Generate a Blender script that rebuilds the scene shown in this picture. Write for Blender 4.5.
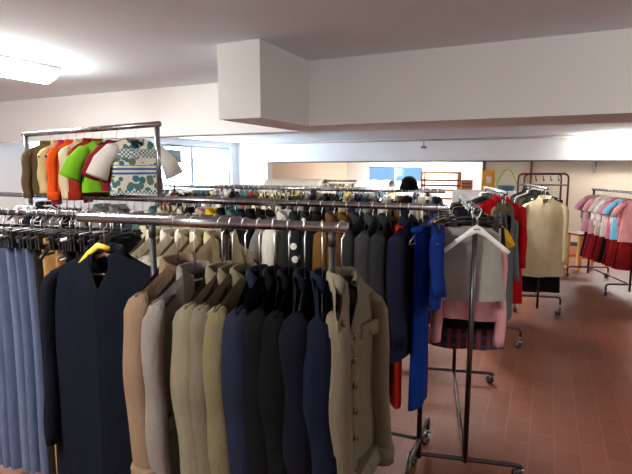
import bpy, math, random
from mathutils import Vector, Matrix

# ------------------------------------------------------------------ camera, world, exposure
sc = bpy.context.scene
COL = sc.collection
for _o in list(bpy.data.objects):
    bpy.data.objects.remove(_o)
PI = math.pi
EYE = 1.73
cam_d = bpy.data.cameras.new('camera')
cam = bpy.data.objects.new('camera', cam_d)
COL.objects.link(cam)
cam.location = (0, 0, EYE)
cam.rotation_euler = (PI / 2 - math.atan(69 / 490), 0, 0)
cam_d.sensor_width = 36
cam_d.lens = 36 * 490 / 632
cam_d.clip_start = 0.05
sc.camera = cam

world = bpy.data.worlds.new('daylight')
sc.world = world
world.use_nodes = True
wb = world.node_tree.nodes['Background']
wb.inputs['Color'].default_value = (0.78, 0.90, 1.0, 1)
wb.inputs['Strength'].default_value = 24.0

sc.view_settings.view_transform = 'Standard'
sc.view_settings.look = 'None'
sc.view_settings.gamma = 1.0
sc.view_settings.exposure = 0.45
sc.view_settings.use_curve_mapping = False
LAMP_MAIN = 82.0       # radiance of the lamp tubes' covers
LAMP_BACK = 56.0
LAMP_NEAR = 92.0
LAMP_REAR = 170.0
LAMP_AISLE = 20.0

# ------------------------------------------------------------------ materials
def lin(c):
    r = []
    for v in c:
        v /= 255.0
        r.append(v / 12.92 if v <= 0.04045 else ((v + 0.055) / 1.055) ** 2.4)
    return tuple(r)

def new_mat(name):
    m = bpy.data.materials.new(name)
    m.use_nodes = True
    nt = m.node_tree
    return m, nt, nt.nodes['Principled BSDF']

def N(nt, typ, **kw):
    n = nt.nodes.new(typ)
    for k, v in kw.items():
        setattr(n, k, v)
    return n

def mixcol(nt, fac, a, b, blend='MIX'):
    n = nt.nodes.new('ShaderNodeMix')
    n.data_type = 'RGBA'
    n.blend_type = blend
    for sock, v in ((n.inputs[0], fac), (n.inputs[6], a), (n.inputs[7], b)):
        if hasattr(v, 'is_output') or isinstance(v, bpy.types.NodeSocket):
            nt.links.new(v, sock)
        elif isinstance(v, (int, float)):
            sock.default_value = v
        else:
            sock.default_value = (v[0], v[1], v[2], 1)
    return n.outputs[2]

def math_n(nt, op, a, b=None):
    n = nt.nodes.new('ShaderNodeMath')
    n.operation = op
    for i, v in enumerate((a, b)):
        if v is None:
            continue
        if isinstance(v, (int, float)):
            n.inputs[i].default_value = v
        else:
            nt.links.new(v, n.inputs[i])
    return n.outputs[0]

def coords(nt, kind='Object'):
    return nt.nodes.new('ShaderNodeTexCoord').outputs[kind]

def noise(nt, co, scale, detail=3):
    n = nt.nodes.new('ShaderNodeTexNoise')
    n.inputs['Scale'].default_value = scale
    n.inputs['Detail'].default_value = detail
    nt.links.new(co, n.inputs['Vector'])
    return n.outputs['Fac']

def bump(nt, b, h, strength, dist):
    n = nt.nodes.new('ShaderNodeBump')
    n.inputs['Strength'].default_value = strength
    n.inputs['Distance'].default_value = dist
    nt.links.new(h, n.inputs['Height'])
    nt.links.new(n.outputs[0], b.inputs['Normal'])

_m = {}
def fabric(rgb, rough=0.92):
    key = ('f', rgb, rough)
    if key in _m:
        return _m[key]
    m, nt, b = new_mat('fabric')
    c = lin(rgb)
    co = coords(nt)
    f = noise(nt, co, 9)
    nt.links.new(mixcol(nt, f, [v * 0.80 for v in c], [min(1, v * 1.18) for v in c]), b.inputs['Base Color'])
    b.inputs['Roughness'].default_value = rough
    b.inputs['Specular IOR Level'].default_value = 0.08
    mp = N(nt, 'ShaderNodeMapping')
    mp.inputs['Scale'].default_value = (1.0, 1.0, 0.5)
    nt.links.new(co, mp.inputs['Vector'])
    wr = nt.nodes.new('ShaderNodeTexNoise')
    wr.inputs['Scale'].default_value = 15
    wr.inputs['Detail'].default_value = 3
    wr.inputs['Distortion'].default_value = 1.1
    nt.links.new(mp.outputs[0], wr.inputs['Vector'])
    hsum = math_n(nt, 'ADD', wr.outputs['Fac'], math_n(nt, 'MULTIPLY', noise(nt, co, 420, 2), 0.05))
    bump(nt, b, hsum, 0.5, 0.014)
    _m[key] = m
    return m

def plain(name, rgb, rough=0.5, metal=0.0, spec=0.5):
    key = ('p', name)
    if key in _m:
        return _m[key]
    m, nt, b = new_mat(name)
    c = lin(rgb)
    f = noise(nt, coords(nt), 14)
    nt.links.new(mixcol(nt, f, [v * 0.88 for v in c], [min(1, v * 1.1) for v in c]), b.inputs['Base Color'])
    b.inputs['Roughness'].default_value = rough
    b.inputs['Metallic'].default_value = metal
    b.inputs['Specular IOR Level'].default_value = spec
    _m[key] = m
    return m

def plaid(rgb1, rgb2, rgb3, scale=60):
    m, nt, b = new_mat('plaid_fabric')
    sep = N(nt, 'ShaderNodeSeparateXYZ')
    nt.links.new(coords(nt), sep.inputs[0])
    sx = math_n(nt, 'GREATER_THAN', math_n(nt, 'SINE', math_n(nt, 'MULTIPLY', sep.outputs[0], scale)), 0.35)
    sz = math_n(nt, 'GREATER_THAN', math_n(nt, 'SINE', math_n(nt, 'MULTIPLY', sep.outputs[2], scale)), 0.35)
    c1 = mixcol(nt, math_n(nt, 'MULTIPLY', sx, 0.7), lin(rgb1), lin(rgb2))
    c2 = mixcol(nt, math_n(nt, 'MULTIPLY', sz, 0.6), c1, lin(rgb3))
    nt.links.new(c2, b.inputs['Base Color'])
    b.inputs['Roughness'].default_value = 0.95
    return m

def stripes(rgb1, rgb2, scale=150, axis=2):
    m, nt, b = new_mat('striped_fabric')
    sep = N(nt, 'ShaderNodeSeparateXYZ')
    nt.links.new(coords(nt), sep.inputs[0])
    s = math_n(nt, 'GREATER_THAN', math_n(nt, 'SINE', math_n(nt, 'MULTIPLY', sep.outputs[axis], scale)), 0.1)
    nt.links.new(mixcol(nt, s, lin(rgb1), lin(rgb2)), b.inputs['Base Color'])
    b.inputs['Roughness'].default_value = 0.95
    return m

def spots(rgb1, rgb2, scale, size):
    m, nt, b = new_mat('spotted_fabric')
    v = N(nt, 'ShaderNodeTexVoronoi')
    v.inputs['Scale'].default_value = scale
    nt.links.new(coords(nt), v.inputs['Vector'])
    s = math_n(nt, 'LESS_THAN', v.outputs['Distance'], size)
    nt.links.new(mixcol(nt, s, lin(rgb1), lin(rgb2)), b.inputs['Base Color'])
    b.inputs['Roughness'].default_value = 0.95
    return m

def fish_print():
    m, nt, b = new_mat('printed_fabric')
    co = coords(nt)
    sep = N(nt, 'ShaderNodeSeparateXYZ')
    nt.links.new(co, sep.inputs[0])
    z = sep.outputs[2]
    cream, teal, olive, blue = lin((232, 228, 210)), lin((50, 120, 140)), lin((95, 120, 95)), lin((62, 100, 165))
    v = N(nt, 'ShaderNodeTexVoronoi')
    v.inputs['Scale'].default_value = 22
    nt.links.new(co, v.inputs['Vector'])
    blob = math_n(nt, 'LESS_THAN', v.outputs['Distance'], 0.55)
    colr = N(nt, 'ShaderNodeSeparateColor')
    nt.links.new(v.outputs['Color'], colr.inputs[0])
    tint = mixcol(nt, math_n(nt, 'GREATER_THAN', colr.outputs[0], 0.5), teal, olive)
    base = mixcol(nt, blob, cream, tint)
    ch = N(nt, 'ShaderNodeTexChecker')
    ch.inputs['Scale'].default_value = 75
    ch.inputs['Color1'].default_value = (*teal, 1)
    ch.inputs['Color2'].default_value = (*cream, 1)
    nt.links.new(co, ch.inputs['Vector'])
    def band(z0, z1):
        return math_n(nt, 'MULTIPLY', math_n(nt, 'GREATER_THAN', z, z0), math_n(nt, 'LESS_THAN', z, z1))
    c = mixcol(nt, band(-0.215, -0.155), base, ch.outputs['Color'])
    c = mixcol(nt, band(-0.48, -0.44), c, ch.outputs['Color'])
    st = math_n(nt, 'GREATER_THAN', math_n(nt, 'SINE', math_n(nt, 'MULTIPLY', z, 210)), 0.0)
    sc_ = mixcol(nt, st, cream, blue)
    c = mixcol(nt, band(-0.335, -0.265), c, sc_)
    nt.links.new(c, b.inputs['Base Color'])
    b.inputs['Roughness'].default_value = 0.9
    return m

def emission(name, rgb, strength):
    m = bpy.data.materials.new(name)
    m.use_nodes = True
    nt = m.node_tree
    nt.nodes.remove(nt.nodes['Principled BSDF'])
    e = nt.nodes.new('ShaderNodeEmission')
    e.inputs['Color'].default_value = (*rgb, 1)
    e.inputs['Strength'].default_value = strength
    nt.links.new(e.outputs[0], nt.nodes['Material Output'].inputs['Surface'])
    return m

def paint(name, rgb, bs=0.12):
    m, nt, b = new_mat(name)
    c = lin(rgb)
    co = coords(nt)
    nt.links.new(mixcol(nt, noise(nt, co, 1.3, 4), [v * 0.95 for v in c], [min(1, v * 1.04) for v in c]), b.inputs['Base Color'])
    b.inputs['Roughness'].default_value = 0.9
    b.inputs['Specular IOR Level'].default_value = 0.2
    bump(nt, b, noise(nt, co, 35, 4), bs, 0.01)
    return m

def tile_floor():
    m, nt, b = new_mat('terracotta_tiles')
    co = coords(nt)
    mp = N(nt, 'ShaderNodeMapping')
    mp.inputs['Rotation'].default_value = (0, 0, PI / 2)
    nt.links.new(co, mp.inputs['Vector'])
    br = N(nt, 'ShaderNodeTexBrick')
    br.offset = 0.5
    br.inputs['Scale'].default_value = 1
    br.inputs['Brick Width'].default_value = 0.29
    br.inputs['Row Height'].default_value = 0.145
    br.inputs['Mortar Size'].default_value = 0.004
    br.inputs['Mortar Smooth'].default_value = 0.4
    br.inputs['Color1'].default_value = (*lin((134, 75, 52)), 1)
    br.inputs['Color2'].default_value = (*lin((121, 65, 46)), 1)
    br.inputs['Mortar'].default_value = (*lin((142, 90, 68)), 1)
    nt.links.new(mp.outputs[0], br.inputs['Vector'])
    n = noise(nt, co, 2.2, 5)
    dirt = mixcol(nt, math_n(nt, 'MULTIPLY', n, 0.5), br.outputs['Color'], lin((104, 54, 36)))
    nt.links.new(dirt, b.inputs['Base Color'])
    b.inputs['Roughness'].default_value = 0.5
    b.inputs['Specular IOR Level'].default_value = 0.28
    bump(nt, b, math_n(nt, 'SUBTRACT', 1.0, br.outputs['Fac']), 0.3, 0.004)
    return m

def glass_mat(tint=(0.93, 0.97, 1, 1)):
    m = bpy.data.materials.new('window_glass')
    m.use_nodes = True
    nt = m.node_tree
    nt.nodes.remove(nt.nodes['Principled BSDF'])
    t = nt.nodes.new('ShaderNodeBsdfTransparent')
    t.inputs[0].default_value = tint
    g = nt.nodes.new('ShaderNodeBsdfGlossy')
    g.inputs['Roughness'].default_value = 0.05
    mx = nt.nodes.new('ShaderNodeMixShader')
    mx.inputs[0].default_value = 0.06
    nt.links.new(t.outputs[0], mx.inputs[1])
    nt.links.new(g.outputs[0], mx.inputs[2])
    nt.links.new(mx.outputs[0], nt.nodes['Material Output'].inputs['Surface'])
    return m

def wood(name, rgb):
    m, nt, b = new_mat(name)
    c = lin(rgb)
    co = coords(nt)
    mp = N(nt, 'ShaderNodeMapping')
    mp.inputs['Scale'].default_value = (18, 18, 1.5)
    nt.links.new(co, mp.inputs['Vector'])
    nt.links.new(mixcol(nt, noise(nt, mp.outputs[0], 3, 4), [v * 0.6 for v in c], [min(1, v * 1.3) for v in c]), b.inputs['Base Color'])
    b.inputs['Roughness'].default_value = 0.5
    return m

WALL = paint('white_wall_paint', (224, 222, 220))
CEIL = paint('ceiling_paint', (222, 234, 242), 0.08)
BEIGE = paint('beige_wall_and_shade', (206, 190, 168))
FLOOR = tile_floor()
GLASS = glass_mat()
GLASS_BLUE = glass_mat((0.11, 0.15, 0.19, 1))
CHROME = plain('chrome', (168, 166, 170), 0.24, 1.0)
STEEL = plain('steel_dark_reflections', (92, 88, 86), 0.33, 1.0)  # darker rack metal, dark reflections put into the colour
HOOKM = plain('hook_wire', (205, 203, 200), 0.28, 1.0)
BLACKP = plain('black_plastic', (26, 25, 27), 0.4)
WHITEP = plain('white_plastic', (236, 234, 230), 0.4)
GREYP = plain('grey_plastic', (120, 118, 116), 0.5)
RUBBER = plain('caster_rubber', (48, 46, 46), 0.6)
BROWNMET = plain('brown_lacquered_metal', (92, 46, 38), 0.4, 0.3)
DARKTRIM = plain('dark_trim', (70, 62, 58), 0.6)
WINFRAME = plain('window_frame_backlit', (150, 165, 180), 0.5)  # blue-grey tone carries the backlit shade of the frames
WOOD_H = wood('hanger_wood', (112, 70, 42))
WOOD_O = wood('orange_pine', (226, 150, 70))
WOOD_B = wood('brown_wood', (120, 62, 34))
CARD = plain('carton', (224, 160, 54), 0.8)
LINING = fabric((44, 46, 50))
DIFF_MAIN = emission('lamp_cover_main', (1.0, 0.985, 0.94), LAMP_MAIN)
DIFF_BACK = emission('lamp_cover_back', (1.0, 0.985, 0.94), LAMP_BACK)
DIFF_AISLE = emission('lamp_cover_aisle', (1.0, 0.985, 0.94), LAMP_AISLE)
DIFF_REAR = emission('lamp_cover_rear', (1.0, 0.985, 0.94), LAMP_REAR)
DIFF_NEAR = emission('lamp_cover_near', (1.0, 0.985, 0.94), LAMP_NEAR)
BUTTON = plain('horn_button', (58, 46, 38), 0.35)
BRASS = plain('brass_stud', (120, 96, 64), 0.35, 0.9)
LABELW = plain('woven_label', (214, 210, 200), 0.8)
YELLOW = plain('yellow_plastic', (226, 190, 40), 0.45)

# ------------------------------------------------------------------ mesh builder
class MB:
    def __init__(self):
        self.v, self.f, self.mi, self.sm = [], [], [], []
        self.mats = []
        self.cur = 0
        self.smooth = True

    def mat(self, m):
        if m not in self.mats:
            self.mats.append(m)
        self.cur = self.mats.index(m)
        return self

    def add(self, vs, fs, smooth=None):
        b = len(self.v)
        self.v += [tuple(p) for p in vs]
        for f in fs:
            self.f.append(tuple(i + b for i in f))
            self.mi.append(self.cur)
            self.sm.append(self.smooth if smooth is None else smooth)

    def box(self, x0, x1, y0, y1, z0, z1):
        vs = [(x, y, z) for x in (x0, x1) for y in (y0, y1) for z in (z0, z1)]
        self.add(vs, [(0, 1, 3, 2), (4, 6, 7, 5), (0, 4, 5, 1), (2, 3, 7, 6), (0, 2, 6, 4), (1, 5, 7, 3)], False)

    def bevel_box(self, x0, x1, y0, y1, z0, z1, r=0.006):
        # chamfered in the horizontal outline and at top and bottom
        def ring(i, z):
            X0, X1, Y0, Y1 = x0 + i, x1 - i, y0 + i, y1 - i
            c = r
            return [(X0 + c, Y0, z), (X1 - c, Y0, z), (X1, Y0 + c, z), (X1, Y1 - c, z),
                    (X1 - c, Y1, z), (X0 + c, Y1, z), (X0, Y1 - c, z), (X0, Y0 + c, z)]
        rows = [ring(r * .7, z0), ring(0, z0 + r), ring(0, z1 - r), ring(r * .7, z1)]
        vs = [p for q in rows for p in q]
        fs = []
        for k in range(3):
            for j in range(8):
                a, b = k * 8 + j, k * 8 + (j + 1) % 8
                fs.append((a, b, b + 8, a + 8))
        fs += [tuple(range(7, -1, -1)), tuple(range(24, 32))]
        self.add(vs, fs, False)

    def tube(self, pts, r, seg=8, cap=True, flat=None, up=None):
        """r: number or list; flat: scale of the second axis (number or list)"""
        pts = [Vector(p) for p in pts]
        n = len(pts)
        rr = r if isinstance(r, (list, tuple)) else [r] * n
        ff = flat if isinstance(flat, (list, tuple)) else [1.0 if flat is None else flat] * n
        tans = []
        for i in range(n):
            a, b = pts[max(0, i - 1)], pts[min(n - 1, i + 1)]
            t = (b - a)
            tans.append(t.normalized() if t.length > 1e-9 else Vector((0, 0, 1)))
        ref = Vector(up) if up is not None else (Vector((0, 0, 1)) if abs(tans[0].z) < 0.9 else Vector((1, 0, 0)))
        u = (ref - tans[0] * ref.dot(tans[0])).normalized()
        vs = []
        for i in range(n):
            u = (u - tans[i] * u.dot(tans[i]))
            u = u.normalized() if u.length > 1e-6 else Vector((1, 0, 0))
            w = tans[i].cross(u)
            for j in range(seg):
                a = 2 * PI * j / seg
                vs.append(pts[i] + u * (rr[i] * math.cos(a)) + w * (rr[i] * ff[i] * math.sin(a)))
        fs = []
        for i in range(n - 1):
            for j in range(seg):
                a, b = i * seg + j, i * seg + (j + 1) % seg
                fs.append((a, b, b + seg, a + seg))
        if cap:
            fs.append(tuple(range(seg - 1, -1, -1)))
            fs.append(tuple(range((n - 1) * seg, n * seg)))
        self.add(vs, fs)

    def disc(self, c, axis, r, h, seg=12):
        c, a = Vector(c), Vector(axis).normalized()
        self.tube([c - a * h / 2, c + a * h / 2], r, seg)

    def mesh(self, name):
        me = bpy.data.meshes.new(name)
        me.from_pydata(self.v, [], self.f)
        for m in self.mats:
            me.materials.append(m)
        me.polygons.foreach_set('material_index', self.mi)
        me.polygons.foreach_set('use_smooth', self.sm)
        me.update()
        return me

def fillet(pts, r, n=5):
    pts = [Vector(p) for p in pts]
    out = [pts[0]]
    for i in range(1, len(pts) - 1):
        a, b, c = pts[i - 1], pts[i], pts[i + 1]
        d1, d2 = (a - b), (c - b)
        k = min(r, d1.length * .49, d2.length * .49)
        p, q = b + d1.normalized() * k, b + d2.normalized() * k
        for j in range(n + 1):
            t = j / n
            out.append(p * (1 - t) ** 2 + b * 2 * t * (1 - t) + q * t * t)
    out.append(pts[-1])
    return out

LABELS = {}
def link(name, data, parent=None):
    o = bpy.data.objects.new(name, data)
    COL.objects.link(o)
    if parent is not None:
        o.parent = parent
    return o

def tag(o, label, cat, group=None):
    LABELS[label] = LABELS.get(label, 0) + 1
    o['label'] = label
    o['category'] = cat
    if group:
        o['group'] = group
    return o

def thing(name, label, cat, loc=(0, 0, 0), rz=0.0, group=None):
    o = link(name, None)
    o.empty_display_size = 0.05
    o.location = loc
    o.rotation_euler = (0, 0, rz)
    return tag(o, label, cat, group)

BEND = [0.0]
def bend_pts(mb):
    b = BEND[0]
    out = []
    for x, y, z in mb.v:
        if x < 0:
            k = min(1.0, -x / .07)
            a = b * k * k * (3 - 2 * k)
            x, y = x * math.cos(a) - y * math.sin(a), x * math.sin(a) + y * math.cos(a)
        out.append((x, y, z))
    mb.v = out

def part(name, mb, parent, label=None):
    if isinstance(mb, MB) and BEND[0]:
        bend_pts(mb)
    o = link(name, mb.mesh(name) if isinstance(mb, MB) else mb, parent)
    if label:
        o['label'] = label
    return o

ORD = ['first', 'second', 'third', 'fourth', 'fifth', 'sixth', 'seventh', 'eighth', 'ninth', 'tenth', 'eleventh', 'twelfth',
       'thirteenth', 'fourteenth', 'fifteenth', 'sixteenth', 'seventeenth', 'eighteenth', 'nineteenth']
TENS = {2: 'twent', 3: 'thirt', 4: 'fort', 5: 'fift', 6: 'sixt', 7: 'sevent'}
def ordinal(n):
    if n <= 19:
        return ORD[n - 1]
    t, u = divmod(n, 10)
    return TENS[t] + 'ieth' if u == 0 else TENS[t] + 'y-' + ORD[u - 1]

# ------------------------------------------------------------------ room (turned 25 degrees to the camera)
RZ = -math.radians(25)
CU, SU = math.cos(math.radians(25)), math.sin(math.radians(25))
def W(u, v, z=0.0):
    return (u * CU + v * SU, -u * SU + v * CU, z)

def struct(name, boxes, m):
    mb = MB().mat(m)
    for b in boxes:
        mb.box(*b)
    o = link(name, mb.mesh(name))
    o.rotation_euler = (0, 0, RZ)
    o['kind'] = 'structure'
    return o

U0, U1, V0, V1 = -8.2, 4.2, -2.6, 12.17
CH, CB, BB, BD = 2.70, 2.45, 2.12, 1.90
VR = 18.3
struct('floor', [(U0 - .2, U1 + .2, V0 - .2, VR + .2, -0.12, 0)], FLOOR)
struct('ceiling_front', [(U0 - .2, U1 + .2, V0 - .2, 5.05, CH, CH + .15)], CEIL)
struct('ceiling_back', [(U0 - .2, U1 + .2, 5.05, V1 + .3, CB, CB + .4)], CEIL)
struct('ceiling_rear', [(U0 - .2, U1 + .2, V1 + .3, VR + .2, CB, CB + .4)], WALL)
struct('beam_front', [(-2.08, U1, 4.2, 5.06, BB, CH + .02)], WALL)
struct('beam_left', [(U0, -2.08, 4.8, 5.06, BB, CH + .02)], WALL)
struct('beam_stub', [(-2.42, -2.03, 3.34, 4.81, BB - .004, CH + .02)], WALL)
struct('wall_right', [(U1, U1 + .2, V0 - .2, VR + .2, 0, CH + .1)], WALL)
struct('wall_front', [(U0 - .2, U1 + .2, V0 - .2, V0, 0, CH + .1)], WALL)
# left wall with two window openings
wz0, wz1 = 1.17, 2.30
struct('wall_left', [(U0 - .25, U0, V0 - .2, 5.75, 0, CH + .1), (U0 - .25, U0, 7.7, 8.55, 0, CH + .1), (U0 - .25, U0, 11.85, VR + .2, 0, CH + .1),
                     (U0 - .25, U0, 5.75, 7.7, 0, wz0), (U0 - .25, U0, 5.75, 7.7, wz1, CH + .1),
                     (U0 - .25, U0, 8.55, 11.85, 0, wz0), (U0 - .25, U0, 8.55, 11.85, wz1, CH + .1)], WALL)
struct('wall_back', [(U0, U1, V1, V1 + .28, BD, CB + .02), (U0, -7.2, V1, V1 + .28, 0, BD)], WALL)
struct('wall_recess', [(-7.36, -7.2, V1 + .28, VR, 0, CB + .02)], BEIGE)  # beige here stands in for the shade on this side wall
struct('wall_partition', [(-1.34, U1, V1 + .10, V1 + .22, 0, BD)], BEIGE)
rwu0, rwu1, rwz0, rwz1 = -6.3, -4.15, 1.2, 1.78
struct('wall_rear', [(-7.3, rwu0, VR, VR + .2, 0, CB), (rwu1, U1, VR, VR + .2, 0, CB),
                     (rwu0, rwu1, VR, VR + .2, 0, rwz0), (rwu0, rwu1, VR, VR + .2, rwz1, CB)], WALL)
struct('trim_1', [(U0 + 1.0, U1, V1 - .02, V1 + .26, BD - .025, BD + .004)], DARKTRIM)
struct('baseboard_partition', [(-1.3, U1, V1 + .08, V1 + .10, 0, .09)], DARKTRIM)
struct('trim_2', [(-1.37, -1.30, V1 + .04, V1 + .24, 0, BD - .02)], plain('brown_post', (104, 72, 52), .6))
struct('trim_3', [(-.34, -.29, V1 + .05, V1 + .10, 0, BD - .02)], plain('brown_post', (104, 72, 52), .6))

def window(name, horizontal, a0, a1, z0, z1, nmull, pos, fr=0.06, glass=None):
    """frame with mullions and panes; runs along v on the left wall or along u on the rear wall"""
    root = link(name, None)
    root.rotation_euler = (0, 0, RZ)
    root['kind'] = 'structure'
    mb = MB().mat(WINFRAME)
    def bx(s0, s1, q0, q1, d0=-.03, d1=.03):
        if horizontal:
            mb.box(s0, s1, pos + d0, pos + d1, q0, q1)
        else:
            mb.box(pos + d0, pos + d1, s0, s1, q0, q1)
    bx(a0, a1, z0, z0 + fr); bx(a0, a1, z1 - fr, z1); bx(a0, a0 + fr, z0 + fr, z1 - fr); bx(a1 - fr, a1, z0 + fr, z1 - fr)
    for k in range(1, nmull + 1):
        c = a0 + (a1 - a0) * k / (nmull + 1)
        bx(c - fr * .9, c + fr * .9, z0 + fr, z1 - fr)
    part('window_frame', mb, root)
    g = MB().mat(glass or GLASS)
    if horizontal:
        g.box(a0 + fr * .5, a1 - fr * .5, pos - .004, pos + .004, z0 + fr * .5, z1 - fr * .5)
    else:
        g.box(pos - .004, pos + .004, a0 + fr * .5, a1 - fr * .5, z0 + fr * .5, z1 - fr * .5)
    part('window_pane', g, root)
    return root
w1 = window('window_1', False, 8.55, 11.85, wz0, wz1, 1, U0 - .10)
w2 = window('window_2', False, 5.75, 7.7, wz0, wz1, 1, U0 - .10)
w3 = window('window_3', True, rwu0, rwu1, rwz0, rwz1, 1, VR + .10, .045, GLASS_BLUE)
struct('trim_4', [(U0 - .06, U0 + .05, 8.5, 11.9, wz0 - .03, wz0 + .005)], WALL)

# ventilator box in the first window
t = thing('ventilator', 'dark grey ventilator box set in the window pane of the far left wall', 'ventilator', W(U0 - .09, 9.5, 2.0), RZ)
mb = MB().mat(plain('ventilator_grey', (70, 76, 84), .6)); mb.bevel_box(-.06, .06, -.26, .26, -.15, .17, .01); part('housing', mb, t)
mb = MB().mat(GREYP)
for k in range(6):
    mb.box(.06, .075, -.22, .22, -.11 + k * .045, -.09 + k * .045)
part('grille', mb, t)

# pipe along the top of the back wall with its small bracket, and the hook on the partition
mb = MB().mat(plain('pipe_paint', (176, 164, 152), .5)); mb.tube([W(-7.9, V1 - .05, CB - .05), W(.75, V1 - .05, CB - .05)], .022, 8)
o = tag(link('pipe', mb.mesh('pipe')), 'thin grey pipe running along the top of the back wall', 'pipe')
t = thing('pipe_bracket', 'small metal bracket hanging below the pipe on the back wall', 'bracket', W(-2.75, V1 - .02, CB - .08), RZ)
mb = MB().mat(GREYP); mb.tube([(0, -.03, .0), (0, -.05, -.12)], .012, 6); mb.bevel_box(-.06, .06, -.07, .0, -.17, -.11, .01); part('clamp', mb, t)
t = thing('door_bracket', 'grey metal bracket under the dark door track near the brown rack', 'bracket', W(.94, V1 + .06, BD - .03), RZ)
mb = MB().mat(GREYP); mb.bevel_box(-.03, .03, -.02, .02, -.12, 0.0, .006); part('plate', mb, t)
mb = MB().mat(GREYP); mb.bevel_box(-.02, .02, -.015, .015, -.25, -.12, .006); part('stem', mb, t)

def batten(label, u, v, z, length, along_v, diff, wide=.27, deep=.18):
    t = thing('ceiling_lamp', label, 'lamp', W(u, v, z), RZ + (PI / 2 if along_v else 0), None)
    h = length / 2
    mb = MB().mat(WHITEP); mb.bevel_box(-h - .01, h + .01, -wide / 2 - .006, wide / 2 + .006, -.035, -.0005, .01); part('base_tray', mb, t)
    mb = MB().mat(diff)
    n = 10
    rows = []
    for i, (x, k) in enumerate([(-h, .25), (-h + .02, .7), (-h + .07, 1), (h - .07, 1), (h - .02, .7), (h, .25)]):
        rows.append([(x, math.cos(PI + PI * j / n) * wide / 2 * (0.8 + .2 * k), -.034 + math.sin(PI + PI * j / n) * deep * .7 * k) for j in range(n + 1)])
    vs = [p for r in rows for p in r]
    fs = []
    for i in range(5):
        for j in range(n):
            a = i * (n + 1) + j
            fs.append((a, a + n + 1, a + n + 2, a + 1))
    fs.append(tuple(range(n, -1, -1))); fs.append(tuple(range(5 * (n + 1), 6 * (n + 1))))
    mb.add(vs, fs)
    part('diffuser', mb, t, 'glowing white lamp cover')
    return t
batten('long lit ceiling lamp over the children\'s clothes, before the white beam', -4.46, 2.78, CH, 1.3, True, DIFF_MAIN)
batten('lit ceiling lamp against the far back wall above the pink clothes', 1.55, V1 - .17, CB, 1.5, False, DIFF_BACK)
batten('lit ceiling lamp over the middle racks behind the white beam', -1.2, 5.95, CB, 1.3, True, DIFF_BACK)
batten('lit ceiling lamp in the rear room over the wooden shelf', -4.2, 17.2, CB, 1.5, False, DIFF_REAR)
batten('lit ceiling lamp near the front wall behind the viewer', -1.9, -.5, CH, 1.3, True, DIFF_NEAR)
batten('lit ceiling lamp over the tiled aisle before the white beam', 2.4, 2.6, CH, 1.3, True, DIFF_AISLE)

# ------------------------------------------------------------------ hangers
_hm = {}
def hook_mb(hs, r=.0024):
    mb = MB().mat(HOOKM)
    pts = []
    R = .0195
    for k in range(12):
        a = math.radians(200 - 235 * k / 11)
        pts.append((R * math.cos(a), 0, R * math.sin(a)))
    pts = pts + [(0.012, 0, -.028), (0.0, 0, -.036), (0, 0, -hs)]
    mb.tube(pts, r, 6)
    return mb

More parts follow.
